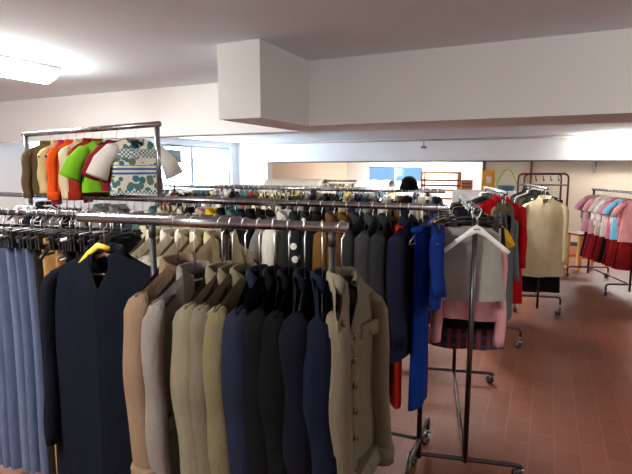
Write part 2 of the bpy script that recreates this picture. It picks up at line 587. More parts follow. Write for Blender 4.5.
def hanger_meshes(kind, hs):
    """list of (part name, mesh) for a hanger whose hook is centred on the rail axis"""
    key = (kind, round(hs, 3), BEND[0])
    if key in _hm:
        return _hm[key]
    res = []
    far = kind.startswith('far')
    k = kind.replace('far_', '')
    b = MB()
    z = -hs
    if k in ('black', 'wood', 'suit'):
        b.mat(WOOD_H if k == 'wood' else BLACKP)
        wide = .020 if k == 'suit' else .009
        pts, rr, ff = [], [], []
        seg = 5 if far else 9
        for i in range(seg):
            x = -.172 + .344 * i / (seg - 1)
            a = abs(x) / .172
            pts.append((x, -.008 * a * a, z - .008 - .086 * a ** 1.1))
            rr.append(.009 if k != 'suit' else .015)
            ff.append((wide / (.009 if k != 'suit' else .015)) * (.7 + .5 * a))
        b.tube(pts, rr, 6 if far else 8, True, ff)
        if k == 'suit':
            b.bevel_box(-.045, .045, -.014, .014, z - .052, z + .004, .008)
            b.mat(LABELW); b.box(-.020, .020, -.0155, -.014, z - .030, z - .024)
            b.mat(BLACKP)
        elif not far and not BEND[0]:
            b.tube([(-.15, -.006, z - .084), (.15, -.006, z - .084)], .005, 6)
    elif k == 'wire':
        b.mat(HOOKM)
        b.tube([(0, 0, z + .002), (-.165, 0, z - .085), (-.17, 0, z - .10), (.17, 0, z - .10), (.165, 0, z - .085), (0, 0, z + .002)], .0035, 5)
    elif k in ('clip', 'clipwhite'):
        b.mat(BLACKP if k == 'clip' else WHITEP)
        b.tube([(-.15, 0, z - .012), (-.04, 0, z), (.04, 0, z), (.15, 0, z - .012)], .007, 6)
        if far:
            for s in (-1, 1):
                b.bevel_box(s * .11 - .016, s * .11 + .016, -.014, .014, z - .062, z + .01, .004)
    elif k == 'white':
        b.mat(WHITEP)
        pts, rr, ff = [], [], []
        for i in range(13):
            x = -.165 + .33 * i / 12
            a = abs(x) / .165
            pts.append((x, 0, z - .012 - .125 * a ** 1.15))
            rr.append(.013 + .012 * max(0, 1 - a * 3.2))
            ff.append(.5)
        b.tube(pts, rr, 8, True, ff)
        b.mat(GREYP); b.box(-.016, .016, -.0125, -.0112, z - .016, z - .009)
    if far:
        h = hook_mb(hs, .003)
        off = len(b.v)
        b.mat(HOOKM)
        b.add(h.v, h.f)
        res = [('hanger', b.mesh('hanger'))]
    else:
        res.append(('hook', hook_mb(hs).mesh('hook')))
        if BEND[0]:
            bend_pts(b)
        res.append(('hanger_arms', b.mesh('hanger_arms')))
        if k in ('clip', 'clipwhite'):
            for s in (-1, 1):
                c = MB().mat(BLACKP)
                c.bevel_box(s * .11 - .017, s * .11 + .017, -.013, -.004, z - .065, z + .012, .003)
                c.bevel_box(s * .11 - .017, s * .11 + .017, .004, .013, z - .065, z + .012, .003)
                c.mat(HOOKM); c.tube([(s * .11 - .019, 0, z - .012), (s * .11 + .019, 0, z - .012)], .006, 6)
                res.append(('clip', c.mesh('clip')))
    _hm[key] = res
    return res

def place_hanger(kind, hs, loc, rz, label, group):
    res = hanger_meshes(kind, hs)
    if len(res) == 1:
        o = link('clothes_hanger', res[0][1])
        o.location = loc; o.rotation_euler = (0, 0, rz)
        return tag(o, label, 'clothes hanger', group)
    t = thing('clothes_hanger', label, 'clothes hanger', loc, rz, group)
    for n, me in res:
        link(n, me, t)
    return t

# ------------------------------------------------------------------ garments
def torso(mb, Wd=.21, hem=.23, L=.7, T=.04, Th=.05, nw=.065, nf=.07, nb=.012, slope=.055, vd=0.0, rows=14, half=7, fold=.006, seed=0, zt=-.08, pleat=0, nb_bulge=.024):
    rnd = random.Random(seed)
    ph = [rnd.uniform(0, 6.28) for _ in range(6)]
    k1, k2 = rnd.uniform(17, 24), rnd.uniform(36, 48)
    info = []
    vs = []
    ncol = None
    for r in range(rows):
        s = (r / (rows - 1)) ** 1.25
        d = s * L
        w = Wd + (hem - Wd) * (s ** .8) - .012 * math.sin(PI * min(1, s * 1.2)) * (1 if hem < .27 else 0)
        t = .013 + (T - .013) * min(1, s / .16) ** .6
        t = t + (Th - T) * s
        e = 0.0
        if vd:
            e = nw * (1 - d / vd) if d < vd else -.012
        pe = math.asin(max(-1, min(1, e / w)))
        row = []
        def pt(x, front, ysgn_off=0.0):
            ax = abs(x)
            base = max(0.0, 1 - (ax / w) ** 2) ** .42
            nt_ = nb_bulge * max(0, 1 - (ax / (nw * 1.7)) ** 2) * (1 - s) ** 3
            y = (t + nt_) * base
            if ax > nw:
                z0 = zt - slope * ((ax - nw) / (Wd - nw)) ** .9
            else:
                z0 = zt - (nf if front and not vd else nb) * math.sqrt(max(0, 1 - (ax / nw) ** 2))
            z = z0 * (1 - s) + (zt - L) * s if ax > nw or True else z0
            z = z0 - (L - (zt - z0)) * s
            amp = fold * min(1, s * 1.6 + .05) * base
            y += amp * (math.sin(k1 * x + ph[0 if front else 1] + 1.7 * s) + .55 * math.sin(k2 * x + ph[2 if front else 3] - 1.2 * s))
            if pleat:
                y += .008 * s * math.sin(pleat * x) * base
            z += .006 * s * math.sin(14 * x + ph[4])
            return (x, (-y + ysgn_off) if front else y, z)
        for i in range(half + 1):
            a = pe + (PI / 2 - pe) * i / half
            row.append(pt(-w * math.sin(a), True))
        for i in range(1, 2 * half):
            a = PI / 2 - PI * i / (2 * half)
            row.append(pt(-w * math.sin(a), False))
        for i in range(half + 1):
            a = PI / 2 - (PI / 2 - pe) * i / half
            row.append(pt(w * math.sin(a), True, -.004 if (vd and i >= half - 1) else 0))
        ncol = len(row)
        vs += row
        info.append((s, d, w, t, e, row[0], row[-1]))
    fs = []
    for r in range(rows - 1):
        for c in range(ncol - 1):
            a = r * ncol + c
            fs.append((a, a + ncol, a + ncol + 1, a + 1))
    mb.add(vs, fs)
    return info

def lapel(mb, info, side, vd, wmax, zt):
    inner, outer = [], []
    for (s, d, w, t, e, pl, pr) in info:
        if d > vd * 1.02:
            continue
        p = Vector(pl if side < 0 else pr)
        k = d / vd
        lw = wmax * (.45 + 1.4 * k if k < .38 else (1.0 if k < .5 else (1 - (k - .5) / .5)))
        lw = max(.004, min(wmax, lw))
        inner.append(p + Vector((-.002 * side, -.003, 0)))
        outer.append(p + Vector((side * lw, -.011, .010 * (1 - k))))
    n = len(inner)
    mid = [(a + b) / 2 + Vector((0, -.006, 0)) for a, b in zip(inner, outer)]
    vs = inner + mid + outer
    fs = []
    for i in range(n - 1):
        fs.append((i, i + 1, n + i + 1, n + i))
        fs.append((n + i, n + i + 1, 2 * n + i + 1, 2 * n + i))
    mb.add(vs, fs)

def collar(mb, nw, zt, h=.026, drop=.036, ry=.030, a0=-62, point=0.0):
    """folded band round the neck: from the left front, round the back, to the right front"""
    n = 15
    prof = [(0.0, -.012), (.001, h * .8), (.008, h), (.016, h * .7), (.022, -drop)]
    rows = [[] for _ in prof]
    for i in range(n):
        a = math.radians(a0 + (180 - 2 * a0) * i / (n - 1))
        endk = abs(i - (n - 1) / 2) / ((n - 1) / 2)
        for q, (dr, dz) in enumerate(prof):
            x = -(nw + dr) * math.cos(a)
            y = (ry + dr) * math.sin(a)
            zz = zt + dz * (1 - .25 * endk) - .030 * max(0, endk - .55) / .45
            if q == len(prof) - 1:
                zz -= point * max(0, endk - .5) * 2
            rows[q].append((x, y, zz))
    vs = [p for r in rows for p in r]
    fs = []
    for q in range(len(prof) - 1):
        for i in range(n - 1):
            a = q * n + i
            fs.append((a, a + 1, a + n + 1, a + n))
    mb.add(vs, fs)

def sleeve(mb, side, Wd, zt, slope, length, rx=.033, ry=.054, cuff=.031, fwd=.05, out=.012, rings=18, seg=10, seed=0, wr=.004):
    rnd = random.Random(seed * 7 + side + 3)
    p = [rnd.uniform(0, 6.28) for _ in range(4)]
    pts, rr, ff = [], [], []
    z0 = zt - slope
    for i in range(rings):
        k = i / (rings - 1)
        K0 = .16
        if k < K0:
            x = Wd - .05 + .045 * k / K0
            z = z0 + .002 - .040 * (k / K0) ** 1.5
            r = .014 + (rx - .014) * (k / K0) ** .8
        else:
            q = (k - K0) / (1 - K0)
            x = Wd - .005 + (out + .005) * math.sin(q * PI * .6)
            z = z0 - .040 - (length - .040) * q
            r = rx + (cuff - rx) * q
        y = -fwd * max(0, k - .45) ** 1.3 * 1.6
        r *= 1 + wr * 14 * math.sin(11 * k + p[0]) * (.3 + k)
        x += wr * math.sin(13 * k + p[1])
        if BEND[0] and side < 0:
            x -= .016; y += .014
        pts.append((side * x, y, z)); rr.append(r); ff.append(ry / rx * (1 if k > .1 else .75))
    mb.tube(pts, rr, seg, True, ff, up=(1, 0, 0.2))
    return pts

def short_sleeve(mb, side, Wd, zt, slope, length=.20, r0=.05, r1=.075):
    z0 = zt - slope
    pts = [(side * (Wd - .05), 0, z0 - .015), (side * (Wd - .01), 0, z0 - .035), (side * (Wd + length * .3), -.004, z0 - .02 - length * .45), (side * (Wd + length * .52), -.01, z0 - .02 - length * .95)]
    mb.tube(pts, [r0 * .6, r0, (r0 + r1) / 2, r1], 10, True, [.7, .8, .65, .6], up=(0.6, 0, .8))

def spec_jacket(kind, rgb, name, L=.74, vd=.28, T=.036, Wd=.205, fold=.010, zt=-.085, slope=.088, seed=0, buttons=3, mat=None, sleeves_rgb=None, fwd=.05, hem=None, sl=.60, tagged=False, collar_h=.016, nw=.056):
    return dict(kind=kind, rgb=rgb, name=name, L=L, vd=vd, T=T, Wd=Wd, fold=fold, zt=zt, slope=slope, seed=seed, buttons=buttons, mat=mat,
                fwd=fwd, hem=hem or Wd + .02, sl=sl, tagged=tagged, nw=nw, srgb=sleeves_rgb, ch=collar_h)

def build_near(sp, loc, rz, label, cat, group, objname):
    """detailed garment with separate parts; its top (at local z=0) is the rail axis"""
    t = thing(objname, label, cat, loc, rz, group)
    m = sp['mat'] or fabric(sp['rgb'])
    zt, Wd, vd, L, seed = sp['zt'], sp['Wd'], sp['vd'], sp['L'], sp['seed']
    b = MB().mat(m)
    k = sp['kind']
    info = torso(b, Wd, sp['hem'], L, sp['T'], sp['T'] + .012, sp['nw'], .07, .010, sp['slope'], vd, 18, 9, sp['fold'], seed, zt, 0, .014)
    body = part('body', b, t)
    sm = fabric(sp['srgb']) if sp['srgb'] else m
    for s in (-1, 1):
        b = MB().mat(sm)
        if k == 'tee':
            short_sleeve(b, s, Wd, zt, sp['slope'])
        else:
            pts = sleeve(b, s, Wd, zt, sp['slope'], sp['sl'], fwd=sp['fwd'], seed=seed)
        so = part('sleeve', b, t)
        if k in ('blouson', 'denim'):
            c = MB().mat(sm)
            q = pts[-1]
            c.tube([(q[0], q[1], q[2] + .055), (q[0], q[1], q[2] + .05), (q[0], q[1], q[2] - .006)], [.040, .046, .044], 10, True, 1.28, up=(1, 0, .2))
            part('cuff', c, so)
    if k in ('blazer', 'coat'):
        b = MB().mat(m); collar(b, sp['nw'], zt, sp['ch'], .040, .020)
        part('collar', b, t)
        b = MB().mat(m)
        for s in (-1, 1):
            lapel(b, info, s, vd, .066, zt)
        part('lapels', b, t)
    elif k in ('blouson', 'denim', 'shirt'):
        b = MB().mat(m); collar(b, sp['nw'] + .002, zt, sp['ch'] + .004, .040, .024, -66, .03)
        part('collar', b, t)
    if sp['tagged']:
        b = MB().mat(LABELW); b.box(-.022, .022, .018, .021, zt - .045, zt - .022)
        part('neck_tag', b, t)
    if k == 'denim':
        for s in (-1, 1):
            b = MB().mat(m)
            b.bevel_box(s * .105 - .048, s * .105 + .048, -sp['T'] - .016, -sp['T'] - .002, zt - .215, zt - .165, .005)
            pf = part('pocket_flap', b, t)
            c = MB().mat(BRASS); c.disc((s * .105, -sp['T'] - .017, zt - .20), (0, 1, 0), .008, .004, 8)
            part('stud', c, pf)
        b = MB().mat(m)
        pts = []
        for (s_, d, w, tt, e, pl, pr) in info:
            if d > vd:
                pts.append((.006, min(pl[1], pr[1]) - .004, pr[2]))
        b.tube(pts, .018, 6, True, .25, up=(1, 0, 0))
        part('placket', b, t)
        b = MB().mat(m)
        b.bevel_box(-Wd - .012, Wd + .012, -sp['T'] - .022, sp['T'] + .022, zt - L - .03, zt - L + .03, .02)
        part('waistband', b, t)
    if sp['buttons']:
        bm = BRASS if k == 'denim' else BUTTON
        lo = [i for i in info if i[1] > vd + .01]
        for q in range(sp['buttons']):
            i = lo[min(len(lo) - 1, int(q * (len(lo) - 1) / max(1, sp['buttons'])))]
            c = MB().mat(bm)
            p = i[6]
            c.disc((.004, min(i[5][1], p[1]) - (.012 if k == 'denim' else .005), p[2]), (0, 1, 0), .010, .005, 10)
            part('button', c, t)
    if k in ('blazer', 'coat') and sp['L'] > .6:
        for s in (-1, 1):
            b = MB().mat(m)
            b.bevel_box(s * .11 - .065, s * .11 + .065, -sp['T'] - .020, -sp['T'] - .006, zt - .50, zt - .455, .004)
            part('pocket_flap', b, t)
    return t

_far = {}
def far_mesh(kind, variant):
    """one-piece garment for the racks further back"""
    key = (kind, variant)
    if key in _far:
        return _far[key]
    b = MB().mat(LINING)
    sd = variant * 13 + hash(kind) % 7 if False else variant * 13 + len(kind)
    zt = -.075
    if kind == 'shirt':
        torso(b, .20, .215, .68, .026, .03, .06, .05, .01, .055, 0, 10, 5, .005, sd, zt)
        for s in (-1, 1):
            sleeve(b, s, .2, zt, .055, .55, .036, .044, .03, .04, .012, 8, 8, sd)
        collar(b, .064, zt, .03, .026)
    elif kind == 'jacket':
        info = torso(b, .205, .225, .74, .034, .042, .062, .06, .01, .055, .25, 11, 5, .006, sd, zt)
        for s in (-1, 1):
            sleeve(b, s, .205, zt, .055, .58, .042, .05, .036, .05, .014, 8, 8, sd)
            lapel(b, info, s, .25, .06, zt)
        collar(b, .064, zt, .034, .03)
    elif kind == 'coat':
        info = torso(b, .205, .25, 1.02, .038, .048, .062, .06, .01, .055, .22, 12, 5, .008, sd, zt)
        for s in (-1, 1):
            sleeve(b, s, .205, zt, .055, .60, .044, .052, .04, .05, .014, 8, 8, sd)
            lapel(b, info, s, .22, .06, zt)
        collar(b, .064, zt, .036, .032)
    elif kind == 'tee':
        torso(b, .185, .20, .58, .024, .028, .075, .06, .015, .05, 0, 9, 5, .005, sd, zt)
        for s in (-1, 1):
            short_sleeve(b, s, .185, zt, .05, .17, .04, .055)
    elif kind == 'childtop':
        torso(b, .145, .165, .44, .022, .03, .055, .045, .012, .04, 0, 9, 5, .005, sd, zt)
        for s in (-1, 1):
            sleeve(b, s, .145, zt, .04, .33, .032, .036, .03, .03, .012, 7, 8, sd)
    elif kind == 'dress':
        torso(b, .165, .235, .84, .03, .06, .075, .08, .03, .04, 0, 12, 6, .010, sd, zt)
    elif kind == 'skirt':
        torso(b, .125, .19, .52, .03, .045, .05, .0, .0, .0, 0, 9, 6, .010, sd, -.10, 45)
    elif kind == 'trousers':
        torso(b, .105, .115, 1.17 if variant > 2 else 1.02, .022, .03, .05, 0, 0, .0, 0, 12, 5, .006, sd, -.10)
        b.tube([(-.104, 0, -.115), (0, -.001, -.115), (.104, 0, -.115)], .019, 6, True, 1.5)
    me = b.mesh(kind)
    _far[key] = me
    return me

def place_far(kind, variant, rgb, loc, rz, label, cat, group, name, mat=None, zoff=0.0):
    o = link(name, far_mesh(kind, variant))
    o.location = (loc[0], loc[1], loc[2] + zoff)
    o.rotation_euler = (0, 0, rz)
    o.material_slots[0].link = 'OBJECT'
    o.material_slots[0].material = mat or fabric(rgb)
    return tag(o, label, cat, group)

# ------------------------------------------------------------------ racks
def caster(parent, x, y, z_top, yaw=0.0):
    mb = MB().mat(CHROME)
    c, s = math.cos(yaw), math.sin(yaw)
    def T(px, py, pz):
        return (x + px * c - py * s, y + px * s + py * c, pz)
    R = .031
    mb.tube([(x, y, z_top), (x, y, R * 2 + .006)], .009, 8)
    mb.disc((x, y, R * 2 + .008), (0, 0, 1), .021, .008, 12)
    for sg in (-1, 1):
        mb.tube([T(0, sg * .017, R * 2 + .006), T(.020, sg * .017, R)], .006, 6)
    mb.mat(RUBBER); mb.disc(T(.020, 0, R), (-s, c, 0), R, .022, 16)
    mb.mat(GREYP); mb.disc(T(.020, 0, R), (-s, c, 0), R * .55, .028, 12)
    part('caster', mb, parent)

def make_rack(name, label, p0, p1, h, posts, footlen=.56, footz=.17, over=.0, metal=CHROME, postm=STEEL, rail_r=.016, bar=True, group=None,
              wheels=True, lower=None, sleeve_at=None, post_r=.0145):
    """p0 -> p1: the ends of the rail on plan; posts: distances from p0 along it"""
    p0, p1 = Vector(p0), Vector(p1)
    d = p1 - p0
    Lr = d.length
    rz = math.atan2(d.y, d.x)
    t = thing(name, label, 'clothes rack', (p0.x, p0.y, 0), rz, group)
    mb = MB().mat(metal); mb.tube([(-over, 0, h), (Lr + over, 0, h)], rail_r, 14)
    part('rail', mb, t)
    if sleeve_at:
        mb = MB().mat(metal); mb.tube([(sleeve_at[0], 0, h), (sleeve_at[1], 0, h)], rail_r + .0035, 14)
        part('rail_sleeve', mb, t)
    for x in posts:
        mb = MB().mat(postm); mb.tube([(x, 0, .07), (x, 0, h - rail_r * .6)], post_r, 12)
        mb.tube([(x, 0, h - .06), (x, 0, h - .016)], post_r + .002, 12)
        part('post', mb, t)
        f = MB().mat(postm)
        e = footlen / 2
        ez = max(.066, footz - .085)
        f.tube(fillet([(x, -e, ez), (x, -e, footz), (x, e, footz), (x, e, ez)], .07, 6), .0135, 10)
        fo = part('foot', f, t)
        if wheels:
            caster(fo, x, -e, ez + .005, .8)
            caster(fo, x, e, ez + .005, -.6)
    if bar:
        mb = MB().mat(postm); mb.tube([(posts[0], 0, footz), (posts[-1], 0, footz)], .011, 8)
        part('base_bar', mb, t)
    if lower:
        mb = MB().mat(metal); mb.tube([(posts[0], 0, lower), (posts[-1], 0, lower)], .012, 10)
        part('lower_rail', mb, t)
    return t

class Rail:
    tilt = 0.0

    def __init__(self, p0, p1, h, frm, phrase, front_to_p0=True):
        """frm: where the counting starts ('aisle end' ...) = p0; garments face p0 when front_to_p0"""
        self.p0, self.p1, self.h = Vector(p0), Vector(p1), h
        self.d = (self.p1 - self.p0).normalized()
        self.L = (self.p1 - self.p0).length
        f = -self.d if front_to_p0 else self.d
        # local -y must point along f
        self.rz = math.atan2(f.x, -f.y)
        self.frm, self.phrase = frm, phrase
        self.n = 0

    def at(self, s):
        p = self.p0 + self.d * s
        return (p.x, p.y, self.h + self.tilt * s)

CATS = {'blazer': ('jacket', 'jacket'), 'blouson': ('jacket', 'jacket'), 'denim': ('jacket', 'jacket'), 'jacket': ('jacket', 'jacket'), 'coat': ('coat', 'coat'),
        'shirt': ('shirt', 'shirt'), 'tee': ('t_shirt', 't-shirt'), 'childtop': ('child_top', 'top'), 'dress': ('dress', 'dress'), 'skirt': ('skirt', 'skirt'), 'trousers': ('trousers', 'trousers')}

def hang_near(rail, s, sp, hk, group, extra='', dyaw=0.0, bend=0.0):
    rail.n += 1
    BEND[0] = bend
    rz = rail.rz + dyaw
    name, cat = CATS[sp['kind']]
    lab = f"{sp['name']}, {ordinal(rail.n)} from the {rail.frm} of the {rail.phrase}"
    hs = -sp['zt'] + .014
    place_hanger(hk, hs, rail.at(s), rz, f"{HK[hk]} holding the {ordinal(rail.n)} garment from the {rail.frm} of the {rail.phrase}", f'hangers on the {rail.phrase}')
    o = build_near(sp, rail.at(s), rz, lab, cat, group, name)
    BEND[0] = 0.0
    return o

HK = {'black': 'black plastic hanger', 'suit': 'broad black suit hanger', 'wood': 'brown wooden hanger', 'wire': 'thin wire hanger', 'clip': 'black clip hanger', 'clipwhite': 'white clip hanger',
      'white': 'white plastic hanger', 'far_black': 'black hanger', 'far_clip': 'black clip hanger', 'far_wire': 'wire hanger', 'far_clipwhite': 'white clip hanger', 'far_wood': 'wooden hanger'}

def hang_far(rail, s, kind, rgb, cname, variant, hk, group, mat=None, dyaw=0.0, noun=None, zoff=0.0):
    rail.n += 1
    rz = rail.rz + dyaw
    name, cat = CATS[kind]
    noun = noun or {'childtop': 'child\'s top', 'tee': 't-shirt'}.get(kind, kind)
    lab = f"{cname} {noun}, {ordinal(rail.n)} from the {rail.frm} of the {rail.phrase}"
    hs = (.085 if kind in ('skirt', 'trousers') else .083) - zoff
    place_hanger(hk, hs, rail.at(s), rz, f"{HK[hk]} holding the {ordinal(rail.n)} garment from the {rail.frm} of the {rail.phrase}", f'hangers on the {rail.phrase}')
    return place_far(kind, variant, rgb, rail.at(s), rz, lab, cat, group, name, mat, zoff)

# ------------------------------------------------------------------ front rack: the row of jackets
RND = random.Random(5)
A1 = Rail((.098, 1.482), (-.866, 1.784), 1.55, 'right end', 'nearest rack')
make_rack('clothes_rack', 'nearest clothes rack, holding tan and navy jackets, its end before the tiled aisle', A1.p0, A1.p1, 1.55, [.05, .70], sleeve_at=(.33, .745), post_r=.0105, postm=plain('black_paint', (30, 28, 28), .5), bar=False, over=.0)
ZT = -.155
DY = -.20
g = 'jackets on the nearest rack'
hang_near(A1, 0.02, spec_jacket('denim', (103, 94, 78), 'faded beige denim jacket', L=.66, vd=.15, T=.025, Wd=.185, zt=ZT + .005, seed=1, buttons=5, sl=.60, fwd=.03), 'black', g, dyaw=-0.42, bend=.62)
hang_near(A1, 0.082, spec_jacket('blazer', (11, 16, 30), 'navy blue jacket', zt=ZT, seed=2, T=.030, Wd=.188), 'wire', g, dyaw=0.28)
hang_near(A1, 0.14, spec_jacket('blazer', (10, 10, 19), 'dark navy suit jacket', zt=ZT, seed=3, T=.032, Wd=.188), 'wire', g, dyaw=0.19)
hang_near(A1, 0.193, spec_jacket('blazer', (7, 7, 8), 'black suit jacket', zt=ZT, seed=4, T=.032, Wd=.19), 'black', g, dyaw=0.13)
hang_near(A1, 0.243, spec_jacket('blazer', (8, 8, 9), 'soft black jacket', zt=ZT, seed=5, T=.030, Wd=.188), 'black', g, dyaw=0.09)
hang_near(A1, 0.295, spec_jacket('blazer', (23, 26, 40), 'slate navy jacket', zt=ZT, seed=6, T=.030, Wd=.188), 'black', g, dyaw=0.02)
hang_near(A1, 0.345, spec_jacket('blouson', (90, 82, 61), 'olive beige jacket', zt=ZT, seed=7, T=.030, L=.70, Wd=.188), 'black', g, dyaw=-0.1)
hang_near(A1, 0.39, spec_jacket('blazer', (87, 78, 64), 'khaki linen jacket', zt=ZT, seed=8, T=.026, Wd=.188), 'black', g, dyaw=-0.14)
hang_near(A1, 0.43, spec_jacket('shirt', (97, 90, 73), 'pale khaki overshirt', zt=ZT, seed=9, T=.026, vd=.20, buttons=4, Wd=.188), 'black', g, dyaw=-0.18)
hang_near(A1, 0.535, spec_jacket('blazer', (106, 98, 92), 'pinkish beige blazer', zt=ZT, seed=10, T=.036, tagged=True, Wd=.188), 'suit', g, dyaw=-0.3)
hang_near(A1, 0.6, spec_jacket('blouson', (108, 88, 70), 'tan zipped blouson', zt=ZT + .02, seed=11, T=.034, L=.74, Wd=.188), 'black', g, dyaw=-0.24)

# ------------------------------------------------------------------ front left rack: pale jackets, trousers, and the navy jacket hung outwards
A2 = Rail((-.33, 2.01), (-1.9, 2.47), 1.52, 'right end', 'front left rack')
make_rack('clothes_rack', 'front left clothes rack crowded with clip hangers and pale blue trousers', A2.p0, A2.p1, 1.52, [.05, 1.55], bar=False, over=.02)
g = 'pale jackets on the front left rack'
for q, (s, rgb, nm) in enumerate([(.09, (176, 162, 130), 'sand coloured jacket'), (.155, (186, 174, 146), 'cream jacket'), (.225, (190, 180, 156), 'ivory jacket'), (.295, (196, 188, 170), 'off white jacket'), (.365, (182, 172, 148), 'pale stone jacket')]):
    hang_near(A2, s, spec_jacket('blazer', rgb, nm, zt=-.062, seed=20 + q, T=.034), 'black', g, dyaw=-.14)
g = 'trousers on the front left rack'
s = .56
cols = [((20, 20, 22), 'black'), ((26, 26, 30), 'charcoal'), ((18, 18, 22), 'black'), ((40, 32, 24), 'dark brown'), ((28, 27, 30), 'charcoal'), ((150, 112, 66), 'tan'), ((158, 120, 74), 'light tan'), ((30, 26, 24), 'dark brown'),
        ((84, 93, 116), 'pale blue'), ((78, 88, 110), 'dusty blue'), ((88, 98, 122), 'pale blue'), ((76, 85, 108), 'mid blue'), ((82, 92, 116), 'pale blue'), ((88, 98, 122), 'dusty blue'), ((84, 94, 118), 'pale blue'), ((30, 36, 52), 'dark blue'), ((60, 80, 120), 'denim blue')]
for q, (rgb, nm) in enumerate(cols):
    hang_far(A2, s, 'trousers', rgb, nm, 3 + q % 3, 'clip', g, dyaw=RND.uniform(-.1, .1))
    s += .056
# navy jacket facing the room, hooked on the front of the rail
HP = A1.p0 + A1.d * .905
loc = (HP.x - .085, HP.y - .02, 1.5)
rzf = -.12 + .0
t = place_hanger('wood', .120, (HP.x, HP.y, 1.55), rzf, 'brown wooden hanger holding the dark navy jacket that faces the room', None)
sp = spec_jacket('shirt', (13, 16, 25), 'x', L=.90, vd=.13, T=.05, Wd=.222, fold=.012, zt=-.114, seed=31, buttons=0, slope=.085, hem=.25, sl=.66, fwd=.02)
build_near(sp, (HP.x, HP.y, 1.55), rzf, 'dark navy jacket hung facing the room beside the pale blue trousers', 'jacket', None, 'jacket')
mb = MB().mat(YELLOW)
mb.tube([(-.09, -.022, -.165), (-.05, -.024, -.125), (-.01, -.024, -.095), (.03, -.022, -.105)], [.006, .010, .012, .009], 8, True, .7)
o = link('hanger_sleeve', mb.mesh('hanger_sleeve')); o.location = (HP.x, HP.y, 1.55); o.rotation_euler = (0, 0, rzf)
tag(o, 'yellow plastic sleeve wrapped round the brown wooden hanger', 'hanger cover')

# loose empty hangers on the front left rack
for q, s in enumerate((.575, .70, .78, .86, 1.02, 1.10, 1.20, 1.33, 1.46)):
    k = ['black', 'clipwhite', 'wire', 'black', 'clip', 'clipwhite', 'wire', 'black', 'clip'][q]
    place_hanger(k, .085, A2.at(s + .03), A2.rz + RND.uniform(-.35, .35), f"{HK[k]} hanging empty, {ordinal(q + 1)} empty one from the end of the front left rack", 'empty hangers on the front left rack')

# ------------------------------------------------------------------ rack with the raised upper rail
B = Rail((.694, 2.59), (-2.69, 4.05), 1.52, 'aisle end', 'raised-rail rack')
rb = make_rack('clothes_rack', 'long chrome clothes rack with a raised upper rail of children\'s clothes', B.p0, B.p1, 1.52, [.11, 1.914, 3.20], sleeve_at=(.95, 3.05), over=.0, rail_r=.0185, bar=True, footlen=.56, footz=.185)
HU = 2.02
for x in (1.914, 3.20):
    mb = MB().mat(CHROME); mb.tube([(x, 0, 1.53), (x, 0, HU if x < 2 else HU - .035)], .0175, 12)
    part('upper_post', mb, rb)
mb = MB().mat(CHROME); mb.tube([(1.89, 0, HU + .001), (3.225, 0, HU - .036)], .019, 12); part('upper_rail', mb, rb)
g = 'garments on the raised-rail rack'
MIX = [((24, 24, 26), 'black'), ((40, 40, 44), 'charcoal'), ((206, 196, 170), 'cream'), ((96, 92, 70), 'olive'), ((126, 124, 120), 'grey'), ((28, 34, 60), 'navy'), ((222, 218, 208), 'white'), ((208, 200, 184), 'ivory'), ((160, 152, 138), 'stone grey'),
       ((22, 22, 24), 'black'), ((120, 112, 98), 'taupe'), ((96, 66, 44), 'brown'), ((80, 112, 110), 'dull teal'), ((140, 52, 50), 'dull red'), ((186, 160, 112), 'beige'), ((70, 84, 96), 'slate blue'), ((150, 134, 146), 'mauve'), ((190, 168, 96), 'straw yellow')]
STRIPE = stripes((214, 204, 170), (70, 56, 44), 170, 0)
STRIPE2 = stripes((214, 168, 168), (226, 214, 206), 190, 0)
DOTS = spots((14, 14, 16), (226, 222, 210), 17, .33)
front = [('childtop', (20, 42, 108), 'royal blue', None, 0), ('trousers', (16, 46, 118), 'shiny bright blue', None, .0), ('jacket', (26, 28, 46), 'dark navy', None, 0), ('trousers', (170, 40, 30), 'red', None, -.0),
         ('coat', (42, 42, 44), 'dark grey', None, 0), ('coat', (56, 56, 58), 'grey', None, 0), ('coat', (46, 46, 46), 'charcoal', None, 0), ('jacket', (92, 64, 36), 'brown suede', None, 0), ('jacket', (108, 76, 40), 'light brown suede', None, 0),
         ('jacket', (20, 19, 20), 'black', None, 0), ('shirt', (20, 20, 20), 'black white-spotted', DOTS, 0), ('shirt', (40, 44, 40), 'dark green', None, 0)]
s = .045
for q, (k, rgb, nm, m, z) in enumerate(front):
    hang_far(B, s, k, rgb, nm, q % 3, 'far_wire' if q % 3 else 'far_black', g, m, {0: .15, 1: -.22, 2: -.1, 3: .25}.get(q, RND.uniform(-.06, .06)), zoff=z)
    s += .05 if q == 2 else .078
while s < 3.3:
    c = RND.choice(MIX if s < 2.0 else [MIX[0], MIX[1], MIX[4], MIX[8], MIX[9], MIX[10], MIX[15], MIX[6]])
    k = RND.choice(['shirt', 'shirt', 'tee', 'jacket', 'shirt'] if s < 2.0 else ['trousers', 'trousers', 'skirt', 'shirt'])
    m = None
    nm = c[1]
    if abs(s - 1.56) < .04:
        m, nm = STRIPE2, 'pink striped'
    elif abs(s - 1.47) < .04:
        c, m, nm = ((226, 190, 40), 'yellow'), None, 'bright yellow'
    elif 1.7 < s < 1.9:
        m, nm = STRIPE, 'cream and brown striped'
    hang_far(B, s, k, c[0], nm, RND.randrange(3), RND.choice(['far_black', 'far_wire', 'far_wire', 'far_black', 'far_clipwhite']), g, m, RND.uniform(-.12, .12))
    s += RND.uniform(.066, .082)

